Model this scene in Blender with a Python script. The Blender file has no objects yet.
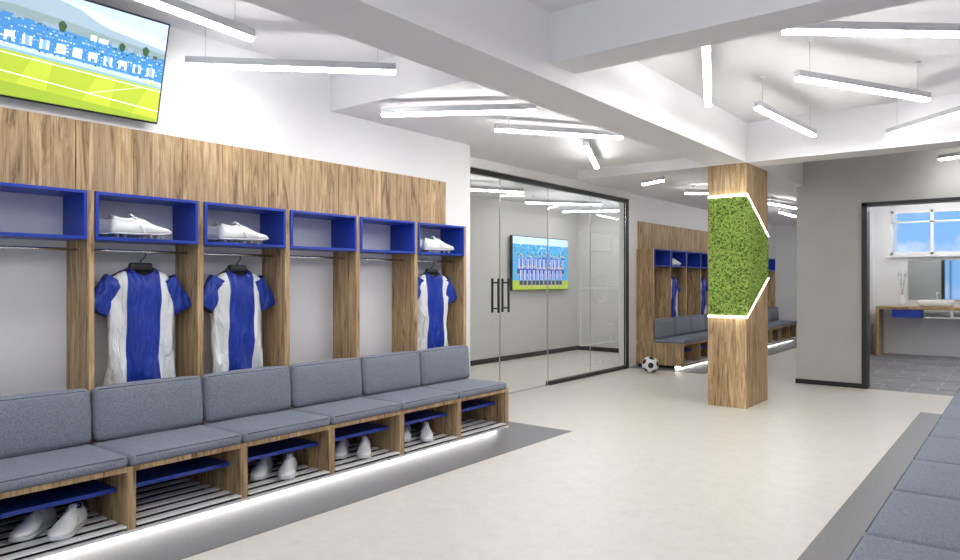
import bpy, bmesh, math, random
from mathutils import Vector, Matrix
random.seed(7)
S=bpy.context.scene
S.view_settings.view_transform='Standard'
COL=S.collection
W=0.664
# ------------------------------------------------------------ materials
def nt(name):
    m=bpy.data.materials.new(name); m.use_nodes=True
    return m,m.node_tree.nodes,m.node_tree.links,m.node_tree.nodes['Principled BSDF']
def mat(name,col,rough=.5,metal=0,noise=None,bump=0,bscale=200,coat=0):
    m,n,l,b=nt(name)
    b.inputs['Base Color'].default_value=(*col,1); b.inputs['Roughness'].default_value=rough
    b.inputs['Metallic'].default_value=metal
    if coat: b.inputs['Coat Weight'].default_value=coat
    tc=n.new('ShaderNodeTexCoord')
    if noise:
        sc,col2=noise
        t=n.new('ShaderNodeTexNoise'); t.inputs['Scale'].default_value=sc; t.inputs['Detail'].default_value=6
        l.new(tc.outputs['Object'],t.inputs['Vector'])
        r=n.new('ShaderNodeValToRGB'); r.color_ramp.elements[0].position=.35; r.color_ramp.elements[1].position=.65
        r.color_ramp.elements[0].color=(*col,1); r.color_ramp.elements[1].color=(*col2,1)
        l.new(t.outputs['Fac'],r.inputs['Fac']); l.new(r.outputs['Color'],b.inputs['Base Color'])
    if bump:
        t=n.new('ShaderNodeTexNoise'); t.inputs['Scale'].default_value=bscale
        l.new(tc.outputs['Object'],t.inputs['Vector'])
        bp=n.new('ShaderNodeBump'); bp.inputs['Strength'].default_value=bump; bp.inputs['Distance'].default_value=.01
        l.new(t.outputs['Fac'],bp.inputs['Height']); l.new(bp.outputs['Normal'],b.inputs['Normal'])
    return m
def emis(name,col,st):
    m,n,l,b=nt(name)
    b.inputs['Base Color'].default_value=(*col,1)
    b.inputs['Emission Color'].default_value=(*col,1); b.inputs['Emission Strength'].default_value=st
    return m
def wood(name,dark,mid,light):
    m,n,l,b=nt(name)
    def math_(op,a,bv=None):
        x=n.new('ShaderNodeMath'); x.operation=op
        for i,q in enumerate((a,bv)):
            if q is None: continue
            if isinstance(q,(int,float)): x.inputs[i].default_value=q
            else: l.new(q,x.inputs[i])
        return x.outputs[0]
    tc=n.new('ShaderNodeTexCoord')
    sp=n.new('ShaderNodeSeparateXYZ'); l.new(tc.outputs['Object'],sp.inputs[0])
    s=math_('DIVIDE',math_('ADD',sp.outputs['X'],sp.outputs['Y']),.118)
    fl=math_('FLOOR',s); fr=math_('FRACT',s)
    wn=n.new('ShaderNodeTexWhiteNoise'); wn.noise_dimensions='1D'; l.new(fl,wn.inputs['W'])
    off=math_('MULTIPLY',wn.outputs['Value'],9.0)
    cb=n.new('ShaderNodeCombineXYZ'); l.new(sp.outputs['X'],cb.inputs[0]); l.new(sp.outputs['Y'],cb.inputs[1]); l.new(math_('ADD',sp.outputs['Z'],off),cb.inputs[2])
    mp=n.new('ShaderNodeMapping'); mp.inputs['Scale'].default_value=(9,9,.9)
    l.new(cb.outputs[0],mp.inputs['Vector'])
    t=n.new('ShaderNodeTexNoise'); t.inputs['Scale'].default_value=2.1; t.inputs['Detail'].default_value=9
    t.inputs['Roughness'].default_value=.66; t.inputs['Distortion'].default_value=1.5
    l.new(mp.outputs['Vector'],t.inputs['Vector'])
    r=n.new('ShaderNodeValToRGB'); e=r.color_ramp.elements
    e[0].position=.34; e[0].color=(*dark,1); e[1].position=.62; e[1].color=(*light,1)
    x=e.new(.46); x.color=(*mid,1)
    l.new(t.outputs['Fac'],r.inputs['Fac'])
    mp2=n.new('ShaderNodeMapping'); mp2.inputs['Scale'].default_value=(80,80,2)
    l.new(cb.outputs[0],mp2.inputs['Vector'])
    t2=n.new('ShaderNodeTexNoise'); t2.inputs['Scale'].default_value=1.5; t2.inputs['Detail'].default_value=4
    l.new(mp2.outputs['Vector'],t2.inputs['Vector'])
    r2=n.new('ShaderNodeValToRGB'); r2.color_ramp.elements[0].position=.35; r2.color_ramp.elements[0].color=(.6,.54,.48,1)
    r2.color_ramp.elements[1].position=.55; r2.color_ramp.elements[1].color=(1,1,1,1)
    l.new(t2.outputs['Fac'],r2.inputs['Fac'])
    mx=n.new('ShaderNodeMixRGB'); mx.blend_type='MULTIPLY'; mx.inputs['Fac'].default_value=.7
    l.new(r.outputs['Color'],mx.inputs['Color1']); l.new(r2.outputs['Color'],mx.inputs['Color2'])
    tone=math_('MULTIPLY_ADD',wn.outputs['Value'],.30); tone.node.inputs[2].default_value=.78
    seam=math_('GREATER_THAN',fr,.03)
    sm=math_('MULTIPLY_ADD',seam,.4); sm.node.inputs[2].default_value=.6
    k=math_('MULTIPLY',tone,sm)
    cm=n.new('ShaderNodeCombineXYZ'); [l.new(k,cm.inputs[i]) for i in range(3)]
    mx2=n.new('ShaderNodeMixRGB'); mx2.blend_type='MULTIPLY'; mx2.inputs['Fac'].default_value=1
    l.new(mx.outputs['Color'],mx2.inputs['Color1']); l.new(cm.outputs[0],mx2.inputs['Color2'])
    l.new(mx2.outputs['Color'],b.inputs['Base Color'])
    b.inputs['Roughness'].default_value=.5
    bp=n.new('ShaderNodeBump'); bp.inputs['Strength'].default_value=.15; bp.inputs['Distance'].default_value=.01
    l.new(t2.outputs['Fac'],bp.inputs['Height']); l.new(bp.outputs['Normal'],b.inputs['Normal'])
    return m
M={}
M['wood']=wood('rustic_oak',(.17,.10,.04),(.46,.305,.15),(.66,.48,.275))
M['wall']=mat('white_paint',(.84,.845,.86),.6,bump=.03)
M['bayback']=mat('bay_back_panel',(.78,.8,.85),.5)
M['gwall']=mat('grey_paint',(.50,.50,.485),.6,noise=(3,(.53,.53,.515)))
M['rwall']=mat('room_grey_paint',(.66,.65,.63),.6)
M['ceil']=mat('ceiling_paint',(.81,.81,.825),.7)
M['blue']=mat('blue_lacquer',(.010,.045,.40),.35)
M['white']=mat('white_lacquer',(.88,.88,.88),.35)
M['shoe']=mat('white_leather',(.86,.87,.89),.35,bump=.05)
M['sole']=mat('shoe_sole',(.62,.63,.66),.5)
M['black']=mat('black_metal',(.012,.012,.014),.4)
M['dark']=mat('recess_shade_black',(.012,.012,.014),.9)  # near-black that paints the shade of openings and gaps
M['chrome']=mat('chrome',(.75,.76,.78),.2,1)
M['alu']=mat('aluminium_body',(.55,.56,.58),.4,.3)
M['led']=emis('led_diffuser',(1,.982,.955),45)
M['ledstrip']=emis('led_strip',(1,.98,.95),10)
M['plinthled']=emis('plinth_led',(1,.98,.95),24)
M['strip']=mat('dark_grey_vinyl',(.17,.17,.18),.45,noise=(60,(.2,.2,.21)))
M['green']=mat('moss_base',(.06,.13,.01),.9)
M['mossA']=mat('moss_light',(.36,.50,.11),.8)
M['mossB']=mat('moss_mid',(.19,.33,.05),.8)
M['mirror']=mat('mirror_glass',(.85,.88,.9),.03,1)
def floor_mat():
    m,n,l,b=nt('terrazzo_vinyl_floor')
    tc=n.new('ShaderNodeTexCoord')
    t=n.new('ShaderNodeTexNoise'); t.inputs['Scale'].default_value=9; t.inputs['Detail'].default_value=15; t.inputs['Roughness'].default_value=.9
    l.new(tc.outputs['Object'],t.inputs['Vector'])
    r=n.new('ShaderNodeValToRGB'); r.color_ramp.elements[0].position=.36; r.color_ramp.elements[1].position=.64
    r.color_ramp.elements[0].color=(.65,.62,.57,1); r.color_ramp.elements[1].color=(.79,.76,.71,1)
    l.new(t.outputs['Fac'],r.inputs['Fac']); l.new(r.outputs['Color'],b.inputs['Base Color'])
    b.inputs['Roughness'].default_value=.33
    return m
M['floor']=floor_mat()
def tile_mat():
    m,n,l,b=nt('slate_floor_tiles')
    tc=n.new('ShaderNodeTexCoord')
    br=n.new('ShaderNodeTexBrick'); br.inputs['Scale'].default_value=1.0
    br.inputs['Color1'].default_value=(.17,.17,.18,1); br.inputs['Color2'].default_value=(.25,.25,.26,1)
    br.inputs['Mortar'].default_value=(.38,.38,.38,1); br.inputs['Mortar Size'].default_value=.010
    br.inputs['Brick Width'].default_value=.6; br.inputs['Row Height'].default_value=.3
    l.new(tc.outputs['Object'],br.inputs['Vector'])
    t=n.new('ShaderNodeTexNoise'); t.inputs['Scale'].default_value=6; t.inputs['Detail'].default_value=8
    l.new(tc.outputs['Object'],t.inputs['Vector'])
    mx=n.new('ShaderNodeMixRGB'); mx.blend_type='OVERLAY'; mx.inputs['Fac'].default_value=.6
    l.new(br.outputs['Color'],mx.inputs['Color1']); l.new(t.outputs['Fac'],mx.inputs['Color2'])
    l.new(mx.outputs['Color'],b.inputs['Base Color']); b.inputs['Roughness'].default_value=.4
    return m
M['tile']=tile_mat()
def fabric():
    m,n,l,b=nt('heathered_fabric')
    tc=n.new('ShaderNodeTexCoord')
    out=[]
    for sc in ((90,420,420),(420,60,420),(420,420,70)):
        mp=n.new('ShaderNodeMapping'); mp.inputs['Scale'].default_value=sc
        l.new(tc.outputs['Object'],mp.inputs['Vector'])
        t=n.new('ShaderNodeTexNoise'); t.inputs['Scale'].default_value=1; t.inputs['Detail'].default_value=3
        l.new(mp.outputs['Vector'],t.inputs['Vector']); out.append(t)
    ad=n.new('ShaderNodeMath'); ad.operation='ADD'
    l.new(out[0].outputs['Fac'],ad.inputs[0]); l.new(out[1].outputs['Fac'],ad.inputs[1])
    ad2=n.new('ShaderNodeMath'); ad2.operation='ADD'
    l.new(ad.outputs[0],ad2.inputs[0]); l.new(out[2].outputs['Fac'],ad2.inputs[1])
    hf=n.new('ShaderNodeMath'); hf.operation='MULTIPLY'; hf.inputs[1].default_value=.3333
    l.new(ad2.outputs[0],hf.inputs[0])
    r=n.new('ShaderNodeValToRGB'); r.color_ramp.elements[0].position=.4; r.color_ramp.elements[1].position=.6
    r.color_ramp.elements[0].color=(.125,.14,.185,1); r.color_ramp.elements[1].color=(.28,.305,.37,1)
    l.new(hf.outputs[0],r.inputs['Fac']); l.new(r.outputs['Color'],b.inputs['Base Color'])
    b.inputs['Roughness'].default_value=.85
    bp=n.new('ShaderNodeBump'); bp.inputs['Strength'].default_value=.25; bp.inputs['Distance'].default_value=.003
    l.new(hf.outputs[0],bp.inputs['Height']); l.new(bp.outputs['Normal'],b.inputs['Normal'])
    return m
M['fabric']=fabric()
M['piping']=mat('seat_piping',(.08,.09,.12),.8)
def cloth_bump(n,l,b,tc):
    mp=n.new('ShaderNodeMapping'); mp.inputs['Scale'].default_value=(6,14,4); mp.inputs['Rotation'].default_value=(.35,0,0)
    l.new(tc.outputs['Object'],mp.inputs['Vector'])
    t=n.new('ShaderNodeTexNoise'); t.inputs['Scale'].default_value=1.3; t.inputs['Detail'].default_value=3; t.inputs['Distortion'].default_value=1
    l.new(mp.outputs['Vector'],t.inputs['Vector'])
    bp=n.new('ShaderNodeBump'); bp.inputs['Strength'].default_value=.9; bp.inputs['Distance'].default_value=.05
    l.new(t.outputs['Fac'],bp.inputs['Height']); l.new(bp.outputs['Normal'],b.inputs['Normal'])
def jersey_mat(striped):
    m,n,l,b=nt('jersey_cloth')
    tc=n.new('ShaderNodeTexCoord'); cloth_bump(n,l,b,tc)
    b.inputs['Roughness'].default_value=.34
    if not striped: b.inputs['Base Color'].default_value=(.006,.035,.36,1); return m
    sp=n.new('ShaderNodeSeparateXYZ'); l.new(tc.outputs['Object'],sp.inputs[0])
    ab=n.new('ShaderNodeMath'); ab.operation='ABSOLUTE'; l.new(sp.outputs['Y'],ab.inputs[0])
    lt=n.new('ShaderNodeMath'); lt.operation='LESS_THAN'; lt.inputs[1].default_value=.1; l.new(ab.outputs[0],lt.inputs[0])
    mx=n.new('ShaderNodeMixRGB'); l.new(lt.outputs[0],mx.inputs['Fac'])
    mx.inputs['Color1'].default_value=(.84,.86,.9,1); mx.inputs['Color2'].default_value=(.006,.035,.36,1)
    l.new(mx.outputs['Color'],b.inputs['Base Color'])
    return m
M['jersey']=jersey_mat(True)
M['jblue']=jersey_mat(False)
def glass():
    m,n,l,b=nt('clear_glass'); n.remove(b)
    o=n['Material Output']
    tr=n.new('ShaderNodeBsdfTransparent'); tr.inputs['Color'].default_value=(.965,.98,.975,1)
    g=n.new('ShaderNodeBsdfGlossy'); g.inputs['Roughness'].default_value=.01
    lw=n.new('ShaderNodeLayerWeight'); lw.inputs['Blend'].default_value=.5
    pw=n.new('ShaderNodeMath'); pw.operation='POWER'; pw.inputs[1].default_value=4; l.new(lw.outputs['Facing'],pw.inputs[0])
    ma=n.new('ShaderNodeMath'); ma.operation='MULTIPLY_ADD'; ma.inputs[1].default_value=.6; ma.inputs[2].default_value=.035; l.new(pw.outputs[0],ma.inputs[0])
    mx=n.new('ShaderNodeMixShader'); l.new(ma.outputs[0],mx.inputs[0]); l.new(tr.outputs[0],mx.inputs[1]); l.new(g.outputs[0],mx.inputs[2])
    l.new(mx.outputs[0],o.inputs['Surface'])
    return m
M['glass']=glass()
def decal():
    m,n,l,b=nt('frosted_decal'); b.inputs['Base Color'].default_value=(.95,.95,.97,1); b.inputs['Alpha'].default_value=.7
    return m
M['decal']=decal()

# ------------------------------------------------------------ mesh builder
class MB:
    def __init__(s): s.v=[]; s.f=[]; s.m=[]; s.mats=[]; s.sm=[]
    def mi(s,k):
        if k not in s.mats: s.mats.append(k)
        return s.mats.index(k)
    def add(s,vs,fs,k,smooth=False):
        b=len(s.v); s.v+= [tuple(v) for v in vs]; i=s.mi(k)
        for f in fs: s.f.append([b+a for a in f]); s.m.append(i); s.sm.append(smooth)
    def box(s,x0,x1,y0,y1,z0,z1,k,mtx=None):
        vs=[Vector((x,y,z)) for z in (z0,z1) for y in (y0,y1) for x in (x0,x1)]
        if mtx: vs=[mtx@v for v in vs]
        s.add(vs,[(0,2,3,1),(4,5,7,6),(0,1,5,4),(2,6,7,3),(0,4,6,2),(1,3,7,5)],k)
    def cyl(s,a,b,r,k,n=12,r2=None):
        a=Vector(a); b=Vector(b); d=(b-a).normalized(); r2=r if r2 is None else r2
        u=d.orthogonal().normalized(); w=d.cross(u); vs=[]
        for p,rr in ((a,r),(b,r2)):
            for i in range(n):
                t=2*math.pi*i/n; vs.append(p+(u*math.cos(t)+w*math.sin(t))*rr)
        fs=[(i,(i+1)%n,n+(i+1)%n,n+i) for i in range(n)]
        s.add(vs,fs,k,True); s.add(vs[:n],[tuple(range(n))[::-1]],k); s.add(vs[n:],[tuple(range(n))],k)
    def tube(s,pts,r,k,n=8):
        for a,b in zip(pts[:-1],pts[1:]): s.cyl(a,b,r,k,n)
    def loft(s,rings,k,caps=True,smooth=True,mtx=None):
        n=len(rings[0]); vs=[Vector(p) for r in rings for p in r]
        if mtx: vs=[mtx@v for v in vs]
        fs=[]
        for j in range(len(rings)-1):
            for i in range(n):
                fs.append((j*n+i,j*n+(i+1)%n,(j+1)*n+(i+1)%n,(j+1)*n+i))
        if caps:
            fs.append(tuple(range(n))[::-1]); fs.append(tuple(range((len(rings)-1)*n,len(rings)*n)))
        s.add(vs,fs,k,smooth)
    def cushion(s,x0,x1,y0,y1,z0,z1,r,puff,k,mtx=None):
        c=Vector(((x0+x1)/2,(y0+y1)/2,(z0+z1)/2)); h=Vector(((x1-x0)/2,(y1-y0)/2,(z1-z0)/2))
        inn=[max(a-r,0.0001) for a in h]
        def ax(i):
            H=h[i]; rr=min(r,H*.999)
            e=[-H,-H+.15*rr,-H+.45*rr,-H+rr]; mid=[(-H+rr)+(2*H-2*rr)*t/6 for t in range(1,6)]
            return e+mid+[-a for a in e[::-1]]
        for A in range(3):
            B,C=(A+1)%3,(A+2)%3; bu,cv=ax(B),ax(C)
            for sg in (-1,1):
                vs=[];fs=[]
                for u in bu:
                    for v in cv:
                        p=[0,0,0]; p[A]=sg*h[A]; p[B]=u; p[C]=v
                        q=[max(-inn[i],min(inn[i],p[i])) for i in range(3)]
                        d=Vector([p[i]-q[i] for i in range(3)]).normalized()*r
                        w=Vector(q)+d
                        w[A]+=sg*puff*(1-(u/h[B])**2)*(1-(v/h[C])**2)
                        w=w+c
                        vs.append(mtx@w if mtx else w)
                nn=len(cv)
                for i in range(len(bu)-1):
                    for j in range(nn-1):
                        f=(i*nn+j,(i+1)*nn+j,(i+1)*nn+j+1,i*nn+j+1)
                        fs.append(f if sg>0 else f[::-1])
                s.add(vs,fs,k,True)
    def obj(s,name,parent=None,loc=(0,0,0),rot=(0,0,0),bevel=0):
        me=bpy.data.meshes.new(name); me.from_pydata(s.v,[],s.f); me.validate()
        for k in s.mats: me.materials.append(M[k] if isinstance(k,str) else k)
        for i,p in enumerate(me.polygons): p.material_index=s.m[i]; p.use_smooth=s.sm[i]
        bm=bmesh.new(); bm.from_mesh(me); bmesh.ops.remove_doubles(bm,verts=bm.verts,dist=1e-5) if len(s.v)<60000 and any(s.sm) else None
        bm.to_mesh(me); bm.free()
        o=bpy.data.objects.new(name,me); COL.objects.link(o); o.location=loc; o.rotation_euler=rot
        if parent: o.parent=parent
        if bevel:
            b=o.modifiers.new('bevel','BEVEL'); b.width=bevel; b.segments=2; b.limit_method='ANGLE'; b.angle_limit=math.radians(50)
        return o
def empty(name,loc=(0,0,0),rot=(0,0,0)):
    o=bpy.data.objects.new(name,None); COL.objects.link(o); o.location=loc; o.rotation_euler=rot; o.empty_display_size=.1
    return o
def simple(name,boxes,bevel=0):
    mb=MB()
    for b in boxes: mb.box(*b)
    return mb.obj(name,bevel=bevel)
# ------------------------------------------------------------ room shell
XW=-4.44; XG=-4.91; ZS=3.02; ZL=2.72; YC=9.88; XC=-2.43
YE=5.49
simple('floor',[(-7.2,2.6,-2.6,YC,-.1,0,'floor'),(-7.2,XC,YC,18.2,-.1,0,'floor')])
simple('floor_bathroom',[(XC,2.6,YC,15.2,-.1,0,'tile')])
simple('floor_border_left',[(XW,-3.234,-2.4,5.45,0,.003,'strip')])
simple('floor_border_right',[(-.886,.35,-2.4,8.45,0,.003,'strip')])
simple('floor_border_far',[(XG,-3.72,10.0,17.3,0,.003,'strip')])
simple('wall_left',[(XG,XW,-2.6,YE,0,ZS,'wall')])
simple('wall_left_far',[(XG-.14,XG,9.94,18.2,0,ZL,'wall')])
simple('wall_glass_header',[(XG-.06,XG+.06,YE,9.94,2.615,ZL,'wall')])
simple('wall_meeting_room',[(-7.1,-7.0,5.3,12.1,0,ZL,'rwall'),(-7.1,XG-.14,12.0,12.1,0,ZL,'rwall'),(-7.1,XG,5.3,5.4,0,ZL,'rwall')])
simple('baseboard_meeting_room',[(-7.0,-6.985,5.4,12.0,0,.08,'black'),(-6.985,XG-.14,11.985,12.0,0,.08,'black')])
simple('wall_far',[(XG,XC,18.0,18.2,0,ZS,'wall')])
simple('wall_corridor_right',[(XC,XC+.1,YC+.15,18.0,0,ZS,'wall')])
DL,DR,DT=-1.66,.25,2.33
simple('wall_right',[(XC,DL,YC,YC+.15,0,ZS,'gwall'),(DL,DR,YC,YC+.15,DT,ZS,'gwall'),(DR,2.6,YC,YC+.15,0,ZS,'gwall')])
simple('baseboard_right',[(XC-.012,DL,YC-.014,YC,0,.06,'black'),(XC-.012,XC,YC,YC+1.5,0,.06,'black'),(DR,2.5,YC-.014,YC,0,.06,'black')])
simple('door_frame',[(DL,DL+.06,YC-.03,YC+.17,0,DT,'black'),(DR-.06,DR,YC-.03,YC+.17,0,DT,'black'),(DL,DR,YC-.03,YC+.17,DT-.04,DT,'black')])
simple('wall_side',[(2.5,2.6,-2.6,15.2,0,ZS,'wall')])
simple('wall_locker_partition',[(.32,.42,2.05,8.5,0,ZS,'wall')])
simple('wall_back',[(XW,2.6,-2.6,-2.5,0,.5,'wall'),(XW,2.6,-2.6,-2.5,2.7,ZS,'wall'),(XW,-3.9,-2.6,-2.5,.5,2.7,'wall'),(2.0,2.6,-2.6,-2.5,.5,2.7,'wall')])
mb=MB()
for x in (-3.9,-2.44,-.98,.5,1.95): mb.box(x,x+.05,-2.58,-2.52,.5,2.7,'black')
mb.obj('rear_fill_window')  # unseen window behind the camera, added to let sky light in
simple('ceiling',[(-4.44,2.6,-2.6,18.2,ZS,ZS+.12,'ceil')])
simple('ceiling_soffit',[(-7.1,-2.76,3.7,18.2,ZL,ZS,'ceil')])
simple('ceiling_beam_long',[(-2.76,-2.35,-2.6,18.0,2.6,ZS,'ceil')])
simple('ceiling_beam_cross',[(-2.35,2.5,3.7,4.0,2.71,ZS,'ceil')])
simple('ceiling_beam_cross_b',[(-2.35,2.5,7.54,7.9,2.6,ZS,'ceil'),(-4.4,-2.76,7.54,7.9,2.6,ZL,'ceil')])
# bathroom
simple('wall_bathroom',[(XC+.1,2.5,15.0,15.2,0,1.83,'wall'),(XC+.1,2.5,15.0,15.2,2.65,ZS,'wall'),(XC+.1,-2.05,15.0,15.2,1.83,2.65,'wall'),(1.2,2.5,15.0,15.2,1.83,2.65,'wall')])
mb=MB()
for x in (-2.05,-1.42,-.80,-.2,.4,1.15): mb.box(x,x+.05,15.02,15.08,1.83,2.65,'white')
mb.box(-2.05,1.2,15.02,15.08,1.83,1.88,'white'); mb.box(-2.05,1.2,15.02,15.08,2.6,2.65,'white'); mb.box(-2.05,1.2,15.02,15.08,2.42,2.45,'white')
mb.box(-2.1,1.25,14.92,15.0,1.79,1.83,'white')
mb.obj('window_2')
# ------------------------------------------------------------ lockers
def locker(name,loc,rot,nb,th=.04,ztop=2.30):
    root=empty(name,loc,rot); L=nb*W
    p=MB()
    for k in range(nb): p.box(0.001,.03,k*W+.002,(k+1)*W-.002,1.862,ztop,'wood')
    p.obj('upper_panels',root,bevel=.002)
    p=MB(); p.box(0,.006,0,L,.4,1.86,'bayback'); p.obj('back_panel',root)
    p=MB()
    for k in range(nb+1): p.box(.006,.282,k*W-th,k*W,.385,1.862,'wood')
    p.obj('upright_dividers',root,bevel=.002)
    p=MB(); t=.018
    for k in range(nb):
        a,b=k*W+.002,(k+1)*W-th-.002; z0,z1=1.584,1.858
        p.box(.008,.294,a,b,z0,z0+t,'blue'); p.box(.008,.294,a,b,z1-t,z1,'blue')
        p.box(.008,.294,a,a+t,z0+t,z1-t,'blue'); p.box(.008,.294,b-t,b,z0+t,z1-t,'blue')
    p.obj('blue_cubbies',root,bevel=.0015)
    p=MB()
    for k in range(nb): p.cyl((.15,k*W,1.53),(.15,(k+1)*W-th,1.53),.009,'chrome')
    p.obj('hanging_rails',root)
    p=MB(); tl=.05
    for k in range(nb+1): p.box(.02,.771,k*W-tl,k*W,.05,.36,'wood')
    p.box(.02,.771,-tl,L,.36,.388,'wood'); p.box(.006,.02,-tl,L,.05,.36,'wood')
    p.obj('bench_frame',root,bevel=.002)
    p=MB()
    for k in range(nb): p.box(.03,.66,k*W+.001,(k+1)*W-tl-.001,.24,.262,'blue')
    p.obj('blue_shelves',root,bevel=.002)
    p=MB()
    for k in range(nb):
        for i in range(7):
            x=.055+i*.112; p.box(x,x+.052,k*W+.002,(k+1)*W-tl-.002,.076,.085,'white')
        for y in (k*W+.06,(k+1)*W-tl-.06): p.box(.05,.74,y-.012,y+.012,.05,.076,'dark')
    p.obj('shoe_rack_slats',root)
    p=MB(); p.box(.03,.64,-.03,L-.03,.003,.045,'dark'); p.box(.03,.752,-.04,L,.0455,.05,'dark'); p.obj('plinth',root)  # black tops put the shade of the slat gaps into the colour
    p=MB(); p.box(.641,.652,-.03,L-.03,.018,.04,'plinthled'); p.obj('plinth_led',root)
    p=MB(); p.box(.755,.772,-.04,L,.044,.058,'white'); p.obj('front_rail',root)
    p=MB(); q=MB()
    for k in range(nb):
        a,b=k*W-.04,(k+1)*W-.052
        p.cushion(.30,.79,a+.006,b+.006,.388,.450,.022,.007,'fabric')
        m=Matrix.Translation((.30,0,.45))@Matrix.Rotation(math.radians(-4),4,'Y')@Matrix.Translation((-.30,0,-.45))
        q.cushion(.295,.385,a+.012,b,.452,.752,.03,.01,'fabric',m)
        z=.752; q.tube([m@Vector((.378,a+.03,z-.012)),m@Vector((.378,b-.03,z-.012))],.0035,'piping',6)
        q.tube([m@Vector((.302,a+.03,z-.012)),m@Vector((.302,b-.03,z-.012))],.0035,'piping',6)
        p.tube([(.787,a+.03,.441),(.787,b-.02,.441)],.0035,'piping',6)
    p.obj('seat_cushions',root); q.obj('back_cushions',root)
    return root
L1=locker('locker_bench',(XW,5.085-8*W,0),(0,0,0),8)
L2=locker('locker_bench',(XG,10.3,0),(0,0,0),10)
L3=locker('locker_bench',(.32,8.1,0),(0,0,math.pi),9)
def bay(n): return 5.085-(7-n)*W             # photo bay n start Y
# ------------------------------------------------------------ jersey
def jersey(loc,rotz=0,phase=0):
    root=empty('football_jersey',loc,(0,0,rotz))
    mb=MB(); n=72; rings=[]
    prof=[(0,.207,.055,0),(.1,.2,.055,.07),(.2,.196,.053,.14),(.3,.193,.052,.21),(.4,.194,.052,.28),(.5,.197,.054,.35),(.6,.2,.055,.42),
          (.7,.204,.056,.49),(.8,.205,.056,.55),(.88,.2,.054,.605),(.93,.182,.05,.637),(.965,.15,.046,.662),(.985,.115,.044,.68),(1,.078,.042,.692)]
    for v,w,d,z in prof:
        r=[]
        for i in range(n):
            a=2*math.pi*i/n; y=w*math.copysign(abs(math.cos(a))**.8,math.cos(a)); x=d*math.copysign(abs(math.sin(a))**.8,math.sin(a))
            f=(1-v*.7)
            x+=(.018*math.sin(y*34+v*5+phase)+.008*math.sin(y*71-v*9+phase*2))*f + .007*math.sin(v*17+y*14+phase)
            zz=z
            if math.sin(a)>0 and v>.9: zz-= .055*math.sin(a)*((v-.9)/.1)**1.5*max(0,1-abs(y)/.14)
            r.append((x,y+.005*math.sin(v*14+phase),zz+.007*math.sin(y*20+phase)*(1-v)))
        rings.append(r)
    mb.loft(rings,'jersey',caps=False)
    t=rings[-1]
    c=[[(x*s,y*s,z+dz) for x,y,z in t] for s,dz in ((1.0,-.004),(1.06,.006),(1.0,.013),(.9,.004))]
    mb.loft(c,'jblue',caps=False)
    mb.loft([c[-1],[(x*.85,y*.95,z-.05) for x,y,z in t]],'dark',caps=True)  # black cap paints the shade inside the collar
    for sg in (-1,1):
        A=Vector((0,sg*.155,.632)); B=Vector((0,sg*.262,.44)); d=(B-A).normalized(); u=Vector((0,d.z,-d.y))
        rr=[]
        for j in range(13):
            q=j/12; c0=A.lerp(B,q); ru=.062+.014*q; rd=.046+.006*math.sin(q*9+phase)
            ring=[]
            for i in range(28):
                a=2*math.pi*i/28
                k=1+.12*math.sin(3*a+q*7+phase)+.06*math.sin(q*22+a*2)
                ring.append(c0+u*(ru*math.cos(a))+Vector((1,0,0))*(rd*math.sin(a)*k))
            rr.append(ring)
        mb.loft(rr,'jblue',caps=False)
        mb.add(rr[-1],[tuple(range(28))],'dark')  # sleeve opening closed by a disc coloured as shade
    mb.obj('shirt',root)
    h=MB()
    pts=[(0,-.19,.628),(0,-.12,.668),(0,-.05,.7),(0,0,.715),(0,.05,.7),(0,.12,.668),(0,.19,.628)]
    h.tube(pts,.013,'black',10)
    h.tube([(0,0,.712),(0,0,.745),(0,.018,.757),(0,.03,.775),(0,.026,.796),(0,.008,.806),(0,-.01,.80),(0,-.018,.79)],.004,'black',8)
    h.cushion(-.022,.022,-.07,.07,.682,.732,.016,0,'black')
    h.obj('hanger',root)
    return root
jz=.73
for n,ph in ((2,0),(3,1.7),(6,3.1)):
    jersey((XW+.15,bay(n)+.325,jz),math.radians((-3,4,-4)[(2,3,6).index(n)]),ph)
for k,ph in ((1,.5),(3,2.2),(6,1.1),(8,2.9)):
    jersey((XG+.15,10.3+k*W+.312,jz),0,ph)
for k,ph in ((2,.8),(5,2.0)):
    jersey((.32-.15,8.1-k*W-.312,jz),math.pi,ph)
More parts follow.
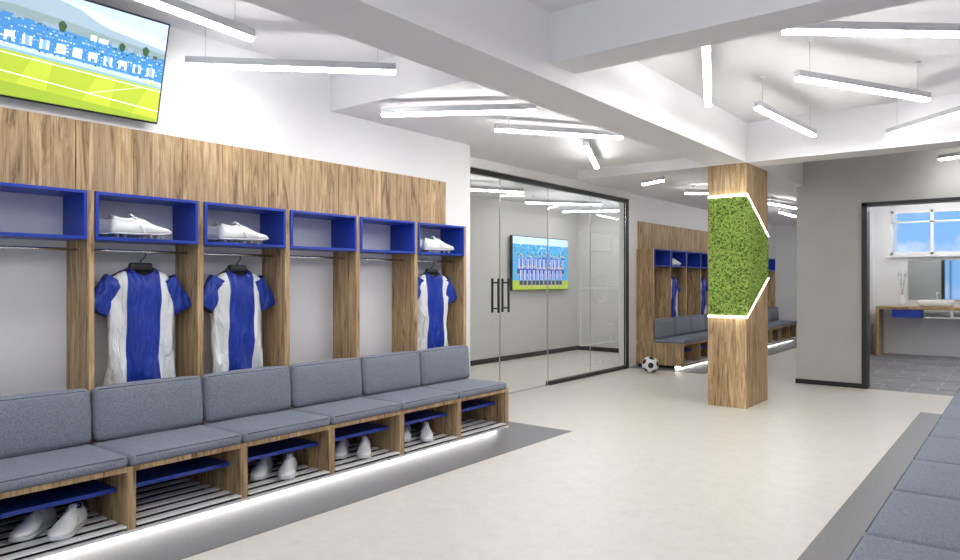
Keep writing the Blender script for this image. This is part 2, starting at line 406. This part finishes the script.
# ------------------------------------------------------------ shoes
def shoe(mb,m,studs=False):
    xs=[0,.010,.03,.06,.09,.12,.155,.19,.22,.248,.27,.282]
    hw=[.014,.027,.034,.035,.033,.034,.040,.046,.046,.038,.024,.008]
    tz=[.058,.085,.094,.086,.083,.098,.088,.068,.056,.046,.036,.024]
    rings=[];sole=[]
    z0=.014 if not studs else .026
    if studs: tz=[a+.008 for a in tz]
    for x,w,t in zip(xs,hw,tz):
        r=[]
        for i in range(20):
            a=2*math.pi*i/20; ca,sa=math.cos(a),math.sin(a)
            y=w*math.copysign(abs(ca)**(.7 if sa<0 else 1.0),ca)
            y*= (1-.3*max(0,sa)*(1 if x<.17 else .3))
            z=z0+(t-z0)*(.42+.58*sa if sa>0 else .42+.42*math.copysign(abs(sa)**.6,sa))
            spring=.012*max(0,(x-.2)/.08)**2
            r.append((x,y,z+spring))
        rings.append(r)
        s=[]
        for i in range(20):
            a=2*math.pi*i/20; ca,sa=math.cos(a),math.sin(a)
            spring=.012*max(0,(x-.2)/.08)**2
            th=.010 if not studs else .006
            s.append((x*1.02-.003,(w+.004)*math.copysign(abs(ca)**.6,ca),(z0-(.014 if not studs else .010))+th+th*math.copysign(abs(sa)**.5,sa)+spring))
        sole.append(s)
    mb.loft(rings,'shoe',mtx=m); mb.loft(sole,'sole',mtx=m)
    dz=.008 if studs else 0
    rim=[]
    for i in range(20):
        a=2*math.pi*i/20; x=.062+.045*math.cos(a); y=.021*math.sin(a); z=.088+.012*math.cos(a)**2+dz
        rim.append((x,y,z))
    big=[((x-.062)*1.18+.062,y*1.25,z-.016) for x,y,z in rim]
    mb.loft([big,rim,[((x-.062)*.85+.062,y*.8,z-.002) for x,y,z in rim]],'shoe',caps=False,mtx=m)
    mb.add([m@Vector(((x-.062)*.86+.062,y*.82,z-.003)) for x,y,z in rim],[tuple(range(20))],'dark')  # flat black patch stands in for shade inside the shoe
    tm=m@Matrix.Translation((.112,0,.092+dz))@Matrix.Rotation(math.radians(35),4,'Y')
    mb.cushion(-.03,.03,-.017,.017,-.005,.005,.004,0,'shoe',tm)
    for i in range(5):
        x=.125+i*.016; z=.098-i*.0085+dz
        mb.cyl(m@Vector((x,-.02,z-.004)),m@Vector((x+.004,.02,z-.004)),.0028,'sole',6)
    for sg in (-1,1):
        mb.cushion(-.022,.022,-.0015,.0015,-.006,.006,.0014,0,'sole',m@Matrix.Translation((.14,sg*.0375,.045))@Matrix.Rotation(math.radians(50),4,'Y'))
    if studs:
        for x,y in ((.03,-.018),(.03,.018),(.065,-.02),(.065,.02),(.18,-.028),(.18,.028),(.215,-.026),(.215,.026),(.245,0)):
            mb.cyl(m@Vector((x,y,.02)),m@Vector((x,y,0)),.0075,'sole',8,.0045)
def pair(name,loc,yaw,studs,sep=.105,skew=0.04,scale=1,stag=.012):
    mb=MB()
    for sg in (-1,1):
        m=Matrix.Rotation(sg*skew,4,'Z')@Matrix.Translation((-.14+sg*stag,sg*sep/2,.0 ))
        m=Matrix.Scale(scale,4)@m
        shoe(mb,m,studs)
    return mb.obj(name,loc=loc,rot=(0,0,yaw))
for n,dy in ((2,.25),(3,.28),(6,.27)):
    pair('football_boots',(XW+.185,bay(n)+dy,1.603),math.radians(82),True,.115,.04,1.2,-.03)
for n in (1,3,4,5):
    pair('sports_shoes',(XW+.575,bay(n)+.33,.0855),math.radians(-48),False,.15,.05,1.12,.0)
for k in (1,4,7): pair('football_boots',(XG+.17,10.3+k*W+.3,1.603),math.radians(84),True,.12,.05,1.08)
# ------------------------------------------------------------ television
E={}
def em(k,c,s=1.0):
    if k not in E: E[k]=emis('screen_'+k,c,s); 
    return E[k]
def screen(mb,x0,y0,x1,y1,k,lay,XX=0.03):
    X=XX+lay*.0006
    mb.add([(X,x0,y0),(X,x1,y0),(X,x1,y1),(X,x0,y1)],[(0,1,2,3)],k)
def tv(name,loc,rot,w,h):
    root=empty(name,loc,rot)
    b=MB(); b.cushion(-.02,.028,-w/2-.012,w/2+.012,-h/2-.012,h/2+.012,.006,0,'black'); b.box(-.06,-.02,-.15,.15,-.15,.15,'black'); b.obj('housing',root)
    return root
w,h=1.24,.60
t1=tv('television',(XW+.125,2.225-w/2,2.655),(0,math.radians(15),0),w,h)
g=MB(); 
sky=em('sky',(.42,.55,.66)); sky2=em('sky_b',(.5,.62,.7)); hill=em('hill',(.27,.36,.43)); hill2=em('hill_b',(.2,.28,.3)); stand=em('stand',(.04,.2,.46)); wh=em('white',(.65,.7,.75)); tr=em('tree',(.025,.07,.025)); roof=em('roof',(.25,.33,.4)); trk=em('track',(.2,.36,.5))
gr=em('pitch',(.34,.43,.03)); gr2=em('pitch_b',(.41,.49,.04)); gr3=em('pitch_c',(.26,.36,.03))
H2=h/2; X=.03
def P(lay,pts,k): g.add([(X+lay*.0006,y,z) for y,z in pts],[tuple(range(len(pts)))],k)
screen(g,-w/2,-H2,w/2,H2,sky,0); P(.5,[(-.62,.1),(.62,.1),(.62,.2),(.1,.27),(-.62,.24)],sky2)
P(1,[(-.62,.05),(.62,.05),(.62,.14),(.4,.17),(.3,.18),(.22,.2),(.12,.245),(.05,.26),(-.02,.268),(-.08,.275),(-.16,.25),(-.25,.22),(-.45,.19),(-.62,.16)],hill)
P(1.5,[(-.62,.05),(.62,.05),(.62,.12),(.35,.135),(.1,.16),(-.2,.18),(-.4,.17),(-.62,.175)],hill2)
P(2,[(-.62,-.01),(.62,-.055),(.62,.09),(.2,.10),(-.62,.16)],stand)
for row in range(9):     # seat tiers
    z=-.03+row*.018
    for i in range(80):
        y=-.62+i*.0155; top=.14-.07*(y+.62)/1.24
        zz=z-.04*(y+.62)/1.24+.012
        if zz<top and random.random()<.55: screen(g,y,zz,min(.61,y+random.uniform(.006,.014)),zz+.008,random.choice([wh,trk,roof,stand,trk,tr,sky]),3)
# big blurred letter-like seat blocks
y=-.5
while y<.56:
    s=-.035*(y+.62)/1.24
    for q in range(2):
        screen(g,y+q*.035,.0+s,y+q*.035+.013,.05+s,wh,4)
    screen(g,y,random.choice([.0,.02,.038])+s,y+.048,random.choice([.012])+.04+s,random.choice([wh,trk]),3.8)
    y+=.085
for i in range(30):
    y=random.uniform(-.62,.56); top=.155-.07*(y+.62)/1.24
    screen(g,y,top-.015,y+random.uniform(.02,.05),top+random.uniform(-.005,.02),random.choice([tr,roof,wh,hill2,hill2]),3)
def tree(y,z,r):
    P(4,[(y+r*.7*math.cos(a)*(1+.15*math.sin(a*5)),z+r*math.sin(a)) for a in [2*math.pi*i/16 for i in range(16)]],tr)
tree(.03,.13,.03); tree(.5,.11,.028); tree(.36,.10,.025); tree(-.42,.17,.035)
P(4,[(-.62,-H2),(.62,-H2),(.62,-.085),(-.62,-.03)],gr)
for a in (-.55,-.2,.15,.45): P(5,[(a,-H2),(min(a+.17,.62),-H2),(min(a+.2,.61),-.078),(a+.1,-.065)],gr2)
P(5.5,[(-.62,-H2),(.62,-H2),(.62,-.28),(-.62,-.2)],gr3)
P(6,[(-.62,-.045),(.62,-.095),(.62,-.082),(-.62,-.03)],trk)
P(7,[(-.62,-.065),(.62,-.112),(.62,-.108),(-.62,-.060)],wh)
P(7,[(-.62,-.15),(.62,-.235),(.62,-.231),(-.62,-.145)],wh)
P(7,[(.2,-.2),(.5,-.105),(.508,-.105),(.21,-.2)],wh)
g.obj('screen_picture',t1)
w2,h2=1.8,.92
t2=tv('television',(-7+.07,10.58,1.66),(0,0,0),w2,h2)
g=MB(); fb=em('team_blue',(.015,.06,.35)); fl=em('skin',(.4,.27,.2)); cy=em('cyan',(.05,.28,.5)); dk=em('shorts',(.02,.03,.12))
screen(g,-w2/2,-h2/2,w2/2,h2/2,cy,0); screen(g,-w2/2,.33,w2/2,h2/2,sky,1); screen(g,-w2/2,-h2/2,w2/2,-.3,gr3,1)
for i in range(260):
    y=random.uniform(-.88,.86); z=random.uniform(.0,.32); screen(g,y,z,y+.025,z+.014,random.choice([wh,stand,tr,roof,fb,stand]),1.5)
for row,(z,nn) in enumerate(((0,12),(-.2,11))):
    for i in range(nn):
        y=-.72+i*.13+row*.06+random.uniform(-.008,.008); j=random.uniform(-.02,.02)
        L=3+4*row
        screen(g,y-.03,z-.22,y+.03,z-.1,fl,L); screen(g,y-.05,z-.18,y+.05,z-.08,dk,L+.5)
        g.add([(X+.0006*(L+1),y+a,z+b) for a,b in ((-.05,-.1),(.05,-.1),(.058,.07+j),(.03,.1+j),(-.03,.1+j),(-.058,.07+j))],[(0,1,2,3,4,5)],fb)
        screen(g,y-.03,z-.1,y-.014,z+.08,wh,L+1.5); screen(g,y+.014,z-.1,y+.03,z+.08,wh,L+1.5)
        g.add([(X+.0006*(L+2),y+.025*math.cos(a),z+.132+j+.033*math.sin(a)) for a in [2*math.pi*q/10 for q in range(10)]],[tuple(range(10))],fl)
        screen(g,y-.022,z+.148+j,y+.022,z+.168+j,tr,L+2.5)
g.obj('screen_picture',t2)
# ------------------------------------------------------------ glass partition
root=empty('glass_partition',(XG,0,0))
p=MB()
p.box(-.03,.03,YE,9.94,2.555,2.612,'black'); p.box(-.03,.03,9.89,9.94,0,2.555,'black')
p.box(-.03,.03,YE,YE+.04,0,2.555,'black'); p.box(-.03,.03,7.67,9.89,0,.05,'black')
p.box(-.02,.02,YE+.04,7.67,0,.008,'chrome'); p.obj('frame',root)
p=MB()
for a,b,z in ((YE+.045,6.62,.012),(6.63,7.66,.012),(7.675,8.78,.05),(8.785,9.89,.05)):
    p.add([(0,a,z),(0,b,z),(0,b,2.555),(0,a,2.555)],[(0,1,2,3)],'glass')
    for y in (a,b): p.box(-.005,.005,y-.0015,y+.0015,z,2.555,'chrome')
p.obj('glass_panes',root)
p=MB()
for y in (6.54,6.74):
    p.cyl((.045,y,.98),(.045,y,1.38),.014,'black'); p.cyl((-.045,y,.98),(-.045,y,1.38),.014,'black')
    for z in (1.03,1.33): p.cyl((-.045,y,z),(.045,y,z),.009,'black')
p.obj('door_handles',root)
p=MB(); X0=.007
def ln(y0,z0,y1,z1,t=.014):
    d=Vector((0,y1-y0,z1-z0)).normalized(); nrm=Vector((0,-d.z,d.y))*t/2
    a=Vector((X0,y0,z0));b=Vector((X0,y1,z1)); p.add([a-nrm,b-nrm,b+nrm,a+nrm],[(0,1,2,3)],'decal')
y0,y1,z0,z1=8.5,9.65,.45,2.05; yc=(y0+y1)/2; zc=(z0+z1)/2
for s in ((y0,z0,y1,z0),(y1,z0,y1,z1),(y1,z1,y0,z1),(y0,z1,y0,z0),(y0,zc,y1,zc)): ln(*s)
for zz,s in ((z0,1),(z1,-1)):
    ln(yc-.33,zz,yc-.33,zz+s*.27); ln(yc+.33,zz,yc+.33,zz+s*.27); ln(yc-.33,zz+s*.27,yc+.33,zz+s*.27)
for i in range(28):
    a,b=2*math.pi*i/28,2*math.pi*(i+1)/28; ln(yc+.2*math.cos(a),zc+.2*math.sin(a),yc+.2*math.cos(b),zc+.2*math.sin(b))
p.obj('pitch_marking_decal',root)
# ------------------------------------------------------------ column + moss arrow
CX0,CX1,CY0,CY1=-2.765,-2.35,7.54,8.295
mb=MB(); mb.box(CX0,CX1,CY0,CY1,0,2.6,'wood'); mb.obj('wood_clad_column',bevel=.004)
root=empty('moss_arrow_sign',(CX1,CY0,0))
zt,zb,zt2,zb2=2.246,.98,1.845,1.395
dx=CX0-CX1+.03; dy=CY1-CY0-.03
def inside(y,z):
    q=y/dy; return zb+(zb2-zb)*q < z < zt+(zt2-zt)*q
p=MB()
p.box(dx,0,-.03,0,zb,zt,'green')
p.add([(0.01,-.03,zb),(0.01,dy,zb2),(0.01,dy,zt2),(0.01,-.03,zt),(0,-.03,zb),(0,dy,zb2),(0,dy,zt2),(0,-.03,zt)],
      [(0,1,2,3),(4,7,6,5),(0,4,5,1),(1,5,6,2),(2,6,7,3),(3,7,4,0)],'green')
p.obj('moss_backing',root)
p=MB()
def tuft(c,nrm):
    k=random.choice(['mossA','mossB','mossA','mossA','green'])
    s=random.uniform(.010,.02); R=Matrix.Rotation(random.uniform(0,6.28),3,nrm)
    u=R@nrm.orthogonal().normalized(); v=nrm.cross(u)
    hh=random.uniform(.005,.016); tip=c+nrm*hh+u*random.uniform(-.012,.012)+v*random.uniform(-.012,.012)
    p.add([c+u*s,c-u*s*.5+v*s*.8,c-u*s*.5-v*s*.8,tip],[(0,1,3),(1,2,3),(2,0,3)],k)
for i in range(5200): tuft(Vector((random.uniform(dx,.01),-.03,random.uniform(zb,zt))),Vector((0,-1,0)))
c=0
while c<7500:
    y=random.uniform(-.03,dy); z=random.uniform(zb,zt)
    if inside(y,z): tuft(Vector((.01,y,z)),Vector((1,0,0))); c+=1
p.obj('moss',root)
p=MB()
def bar(a,b,r=.0105): p.cyl(a,b,r,'ledstrip',8)
e=.014
bar((dx-.01,-.036,zt+.011),(e,-.036,zt+.011)); bar((e,-.036,zt+.011),(e,dy,zt2+.011))
bar((e,dy,zb2-.011),(e,-.036,zb-.011)); bar((e,-.036,zb-.011),(dx-.01,-.036,zb-.011))
p.obj('led_outline',root)
# ------------------------------------------------------------ football
def ball(loc,r):
    bm=bmesh.new(); bmesh.ops.create_icosphere(bm,subdivisions=1,radius=1)
    ico=[v.co.normalized() for v in bm.verts]; bm.free()
    bm=bmesh.new(); bmesh.ops.create_icosphere(bm,subdivisions=5,radius=r)
    me=bpy.data.meshes.new('football'); 
    for f in bm.faces:
        d=f.calc_center_median().normalized(); f.material_index=1 if max(d.dot(i) for i in ico)>math.cos(.34) else 0; f.smooth=True
    bm.to_mesh(me); bm.free(); me.materials.append(M['white']); me.materials.append(M['black'])
    o=bpy.data.objects.new('football',me); COL.objects.link(o); o.location=loc; o.rotation_euler=(.4,.3,.2)
ball((-4.40,9.66,.120),.120)
# ------------------------------------------------------------ pendants
f=700; th=math.atan(550/700); cs,sn=math.cos(th),math.sin(th)
def unp(px,py,Z):
    d=f*(Z-1.35)/(281-py); r=(px-480)/f*d
    return Vector((r*cs-d*sn, r*sn+d*cs, Z))
def pend_v(a,b,Z,top):
    d=(b-a).normalized(); L=(b-a).length; c=(a+b)/2
    p=MB()
    p.box(-L/2,L/2,-.025,.025,.0,.045,'alu'); p.box(-L/2+.004,L/2-.004,-.022,.022,-.018,0,'led')
    for x in (-L/2+.12,L/2-.12): p.cyl((x,0,.045),(x,0,top-Z),.002,'alu',6); p.cyl((x,0,top-Z-.012),(x,0,top-Z),.02,'white',10)
    p.obj('linear_pendant_light',loc=c,rot=(0,0,math.atan2(d.y,d.x)))
def pendant(a,b,Z,top,ext=(0,0)):
    a=unp(*a,Z);b=unp(*b,Z); d=(b-a).normalized(); pend_v(a-d*ext[0],b+d*ext[1],Z,top)
T=ZS
pendant((153,1),(252,38),2.75,T,(.6,0)); pendant((186,64),(396,71),2.75,T)
pendant((379,114),(536,110),2.62,ZL,(-.02,0)); pendant((495,129),(622,137),2.62,ZL); pendant((586,146),(597,167),2.62,ZL)
pendant((648,183),(663,180),2.62,ZL,(.1,0))
pendant((706,41),(708,105),2.75,T,(-.05,0)); pendant((783,30),(960,33),2.75,T,(0,.25)); pendant((797,77),(928,99),2.75,T); pendant((757,107),(814,135),2.75,T)
pendant((888,134),(960,112),2.70,T,(0,.3)); pendant((939,159),(960,156),2.75,T,(0,.8))
pendant((685,193),(708,193),2.62,ZL,(0,.5)); pendant((769,203),(797,208),2.62,ZL); pendant((780,212),(795,216),2.62,ZL)
def pend_w(a,b,Z,top): pend_v(Vector((*a,Z)),Vector((*b,Z)),Z,top)
for a,b in (((-3.6,-.4),(-3.2,-1.6)),((-1.4,.3),(-.5,-.7)),((-1.2,2.0),(-.4,3.0)),((-2.0,-1.6),(-.8,-2.0)),((1.2,-.5),(1.4,-1.7)),((-2.1,.2),(-1.9,1.5))): pend_w(a,b,2.75,T)
for a,b in (((-6.2,7.0),(-5.6,8.1)),((-6.3,9.2),(-5.5,10.2)),((-6.6,10.8),(-5.6,11.3)),((-3.6,15.3),(-3.1,16.4))): pend_w(a,b,2.60,ZL)
for a,b in (((-1.5,11.5),(-.3,11.8)),((-1.8,13.4),(-.6,13.0)),((.3,12.3),(1.4,12.9)),((-1.9,10.6),(-.8,10.5)),((-1.9,14.2),(-.2,14.2))): pend_w(a,b,2.8,T)  # bathroom pendants out of view, added to brighten the room
# ------------------------------------------------------------ bathroom furniture
root=empty('vanity_counter',(0,-.03,0))
p=MB(); p.box(-2.2,1.5,14.45,14.98,.845,.89,'wood'); p.box(-2.2,-2.15,14.45,14.98,0,.845,'wood'); p.box(1.45,1.5,14.45,14.98,0,.845,'wood'); p.obj('counter_top',root,bevel=.003)
p=MB(); 
for x in (-1.95,-.6): p.box(x,x+.45,14.46,14.9,.70,.84,'blue')
p.box(-1.45,-.65,14.46,14.9,.70,.72,'white'); p.box(-1.45,-.65,14.46,14.9,.82,.84,'white'); p.box(-1.07,-1.03,14.46,14.9,.72,.82,'white')
p.obj('drawers',root,bevel=.003)
def basin(x):
    p=MB(); rings=[]
    for s,z in ((.75,0),(.95,.03),(1,.12),(.96,.125),(.9,.06),(.5,.03)):
        rings.append([( .27*s*math.copysign(abs(math.cos(t))**.5,math.cos(t)), .19*s*math.copysign(abs(math.sin(t))**.5,math.sin(t)), z) for t in [2*math.pi*i/32 for i in range(32)]])
    p.loft(rings,'white')
    p.obj('wash_basin',loc=(x,14.67,.8905))
    q=MB(); q.tube([(0,0,0),(0,0,.22),(0,-.03,.25),(0,-.13,.25),(0,-.14,.22)],.012,'chrome',10); q.cyl((0,0,0),(0,0,.03),.022,'chrome'); q.cyl((.0,0,.12),(.06,0,.13),.008,'chrome')
    q.obj('basin_faucet',loc=(x,14.9,.8905))
basin(-1.3); basin(.1)
p=MB(); p.box(-1.75,-.1,14.97,14.985,1.02,1.72,'mirror'); p.box(-1.77,-.08,14.985,15.0,1.0,1.74,'alu'); p.obj('wall_mirror')
p=MB(); p.loft([[(r*math.cos(t),r*math.sin(t),z) for t in [2*math.pi*i/20 for i in range(20)]] for r,z in ((.035,0),(.05,.05),(.045,.12),(.02,.18),(.025,.2))],'shoe')
for i in range(7):
    a=i*.9; p.tube([(0,0,.18),(.03*math.cos(a),.02*math.sin(a),.38),(.07*math.cos(a),.04*math.sin(a),.6)],.004,'alu',5)
    p.cyl((.06*math.cos(a),.035*math.sin(a),.55),(.08*math.cos(a),.045*math.sin(a),.68),.012,'sole',6,.003)
p.obj('vase_with_dried_stems',loc=(-1.82,14.69,.8905))
p=MB(); p.box(-2.33,-2.28,12.9,13.8,0,2.2,'black'); p.box(-2.28,-2.27,12.98,13.72,.08,2.12,'rwall'); p.cyl((-2.25,13.05,1.0),(-2.25,13.05,1.3),.01,'chrome'); p.obj('door_1')
simple('door_2',[(-3.75,-2.75,17.96,18.0,0,2.2,'white'),(-3.8,-3.75,17.95,18.0,0,2.25,'alu'),(-2.75,-2.7,17.95,18.0,0,2.25,'alu'),(-3.75,-2.75,17.95,18.0,2.2,2.25,'alu')])
# ------------------------------------------------------------ world
wd=bpy.data.worlds.new('sky'); S.world=wd; wd.use_nodes=True; n=wd.node_tree.nodes; l=wd.node_tree.links; bg=n['Background']
tc=n.new('ShaderNodeTexCoord'); t=n.new('ShaderNodeTexNoise'); t.inputs['Scale'].default_value=9; t.inputs['Detail'].default_value=6
l.new(tc.outputs['Generated'],t.inputs['Vector'])
r=n.new('ShaderNodeValToRGB'); r.color_ramp.elements[0].position=.42; r.color_ramp.elements[1].position=.58
r.color_ramp.elements[0].color=(.25,.5,.9,1); r.color_ramp.elements[1].color=(.95,.97,1,1)
l.new(t.outputs['Fac'],r.inputs['Fac']); l.new(r.outputs['Color'],bg.inputs['Color']); bg.inputs['Strength'].default_value=1.1
# ------------------------------------------------------------ camera
cam=bpy.data.cameras.new('camera'); co=bpy.data.objects.new('camera',cam); COL.objects.link(co)
co.location=(0,0,1.35); co.rotation_euler=(math.pi/2,0,th); cam.sensor_width=36; cam.lens=700/960*36; cam.shift_y=1/960; cam.clip_start=.02
S.camera=co
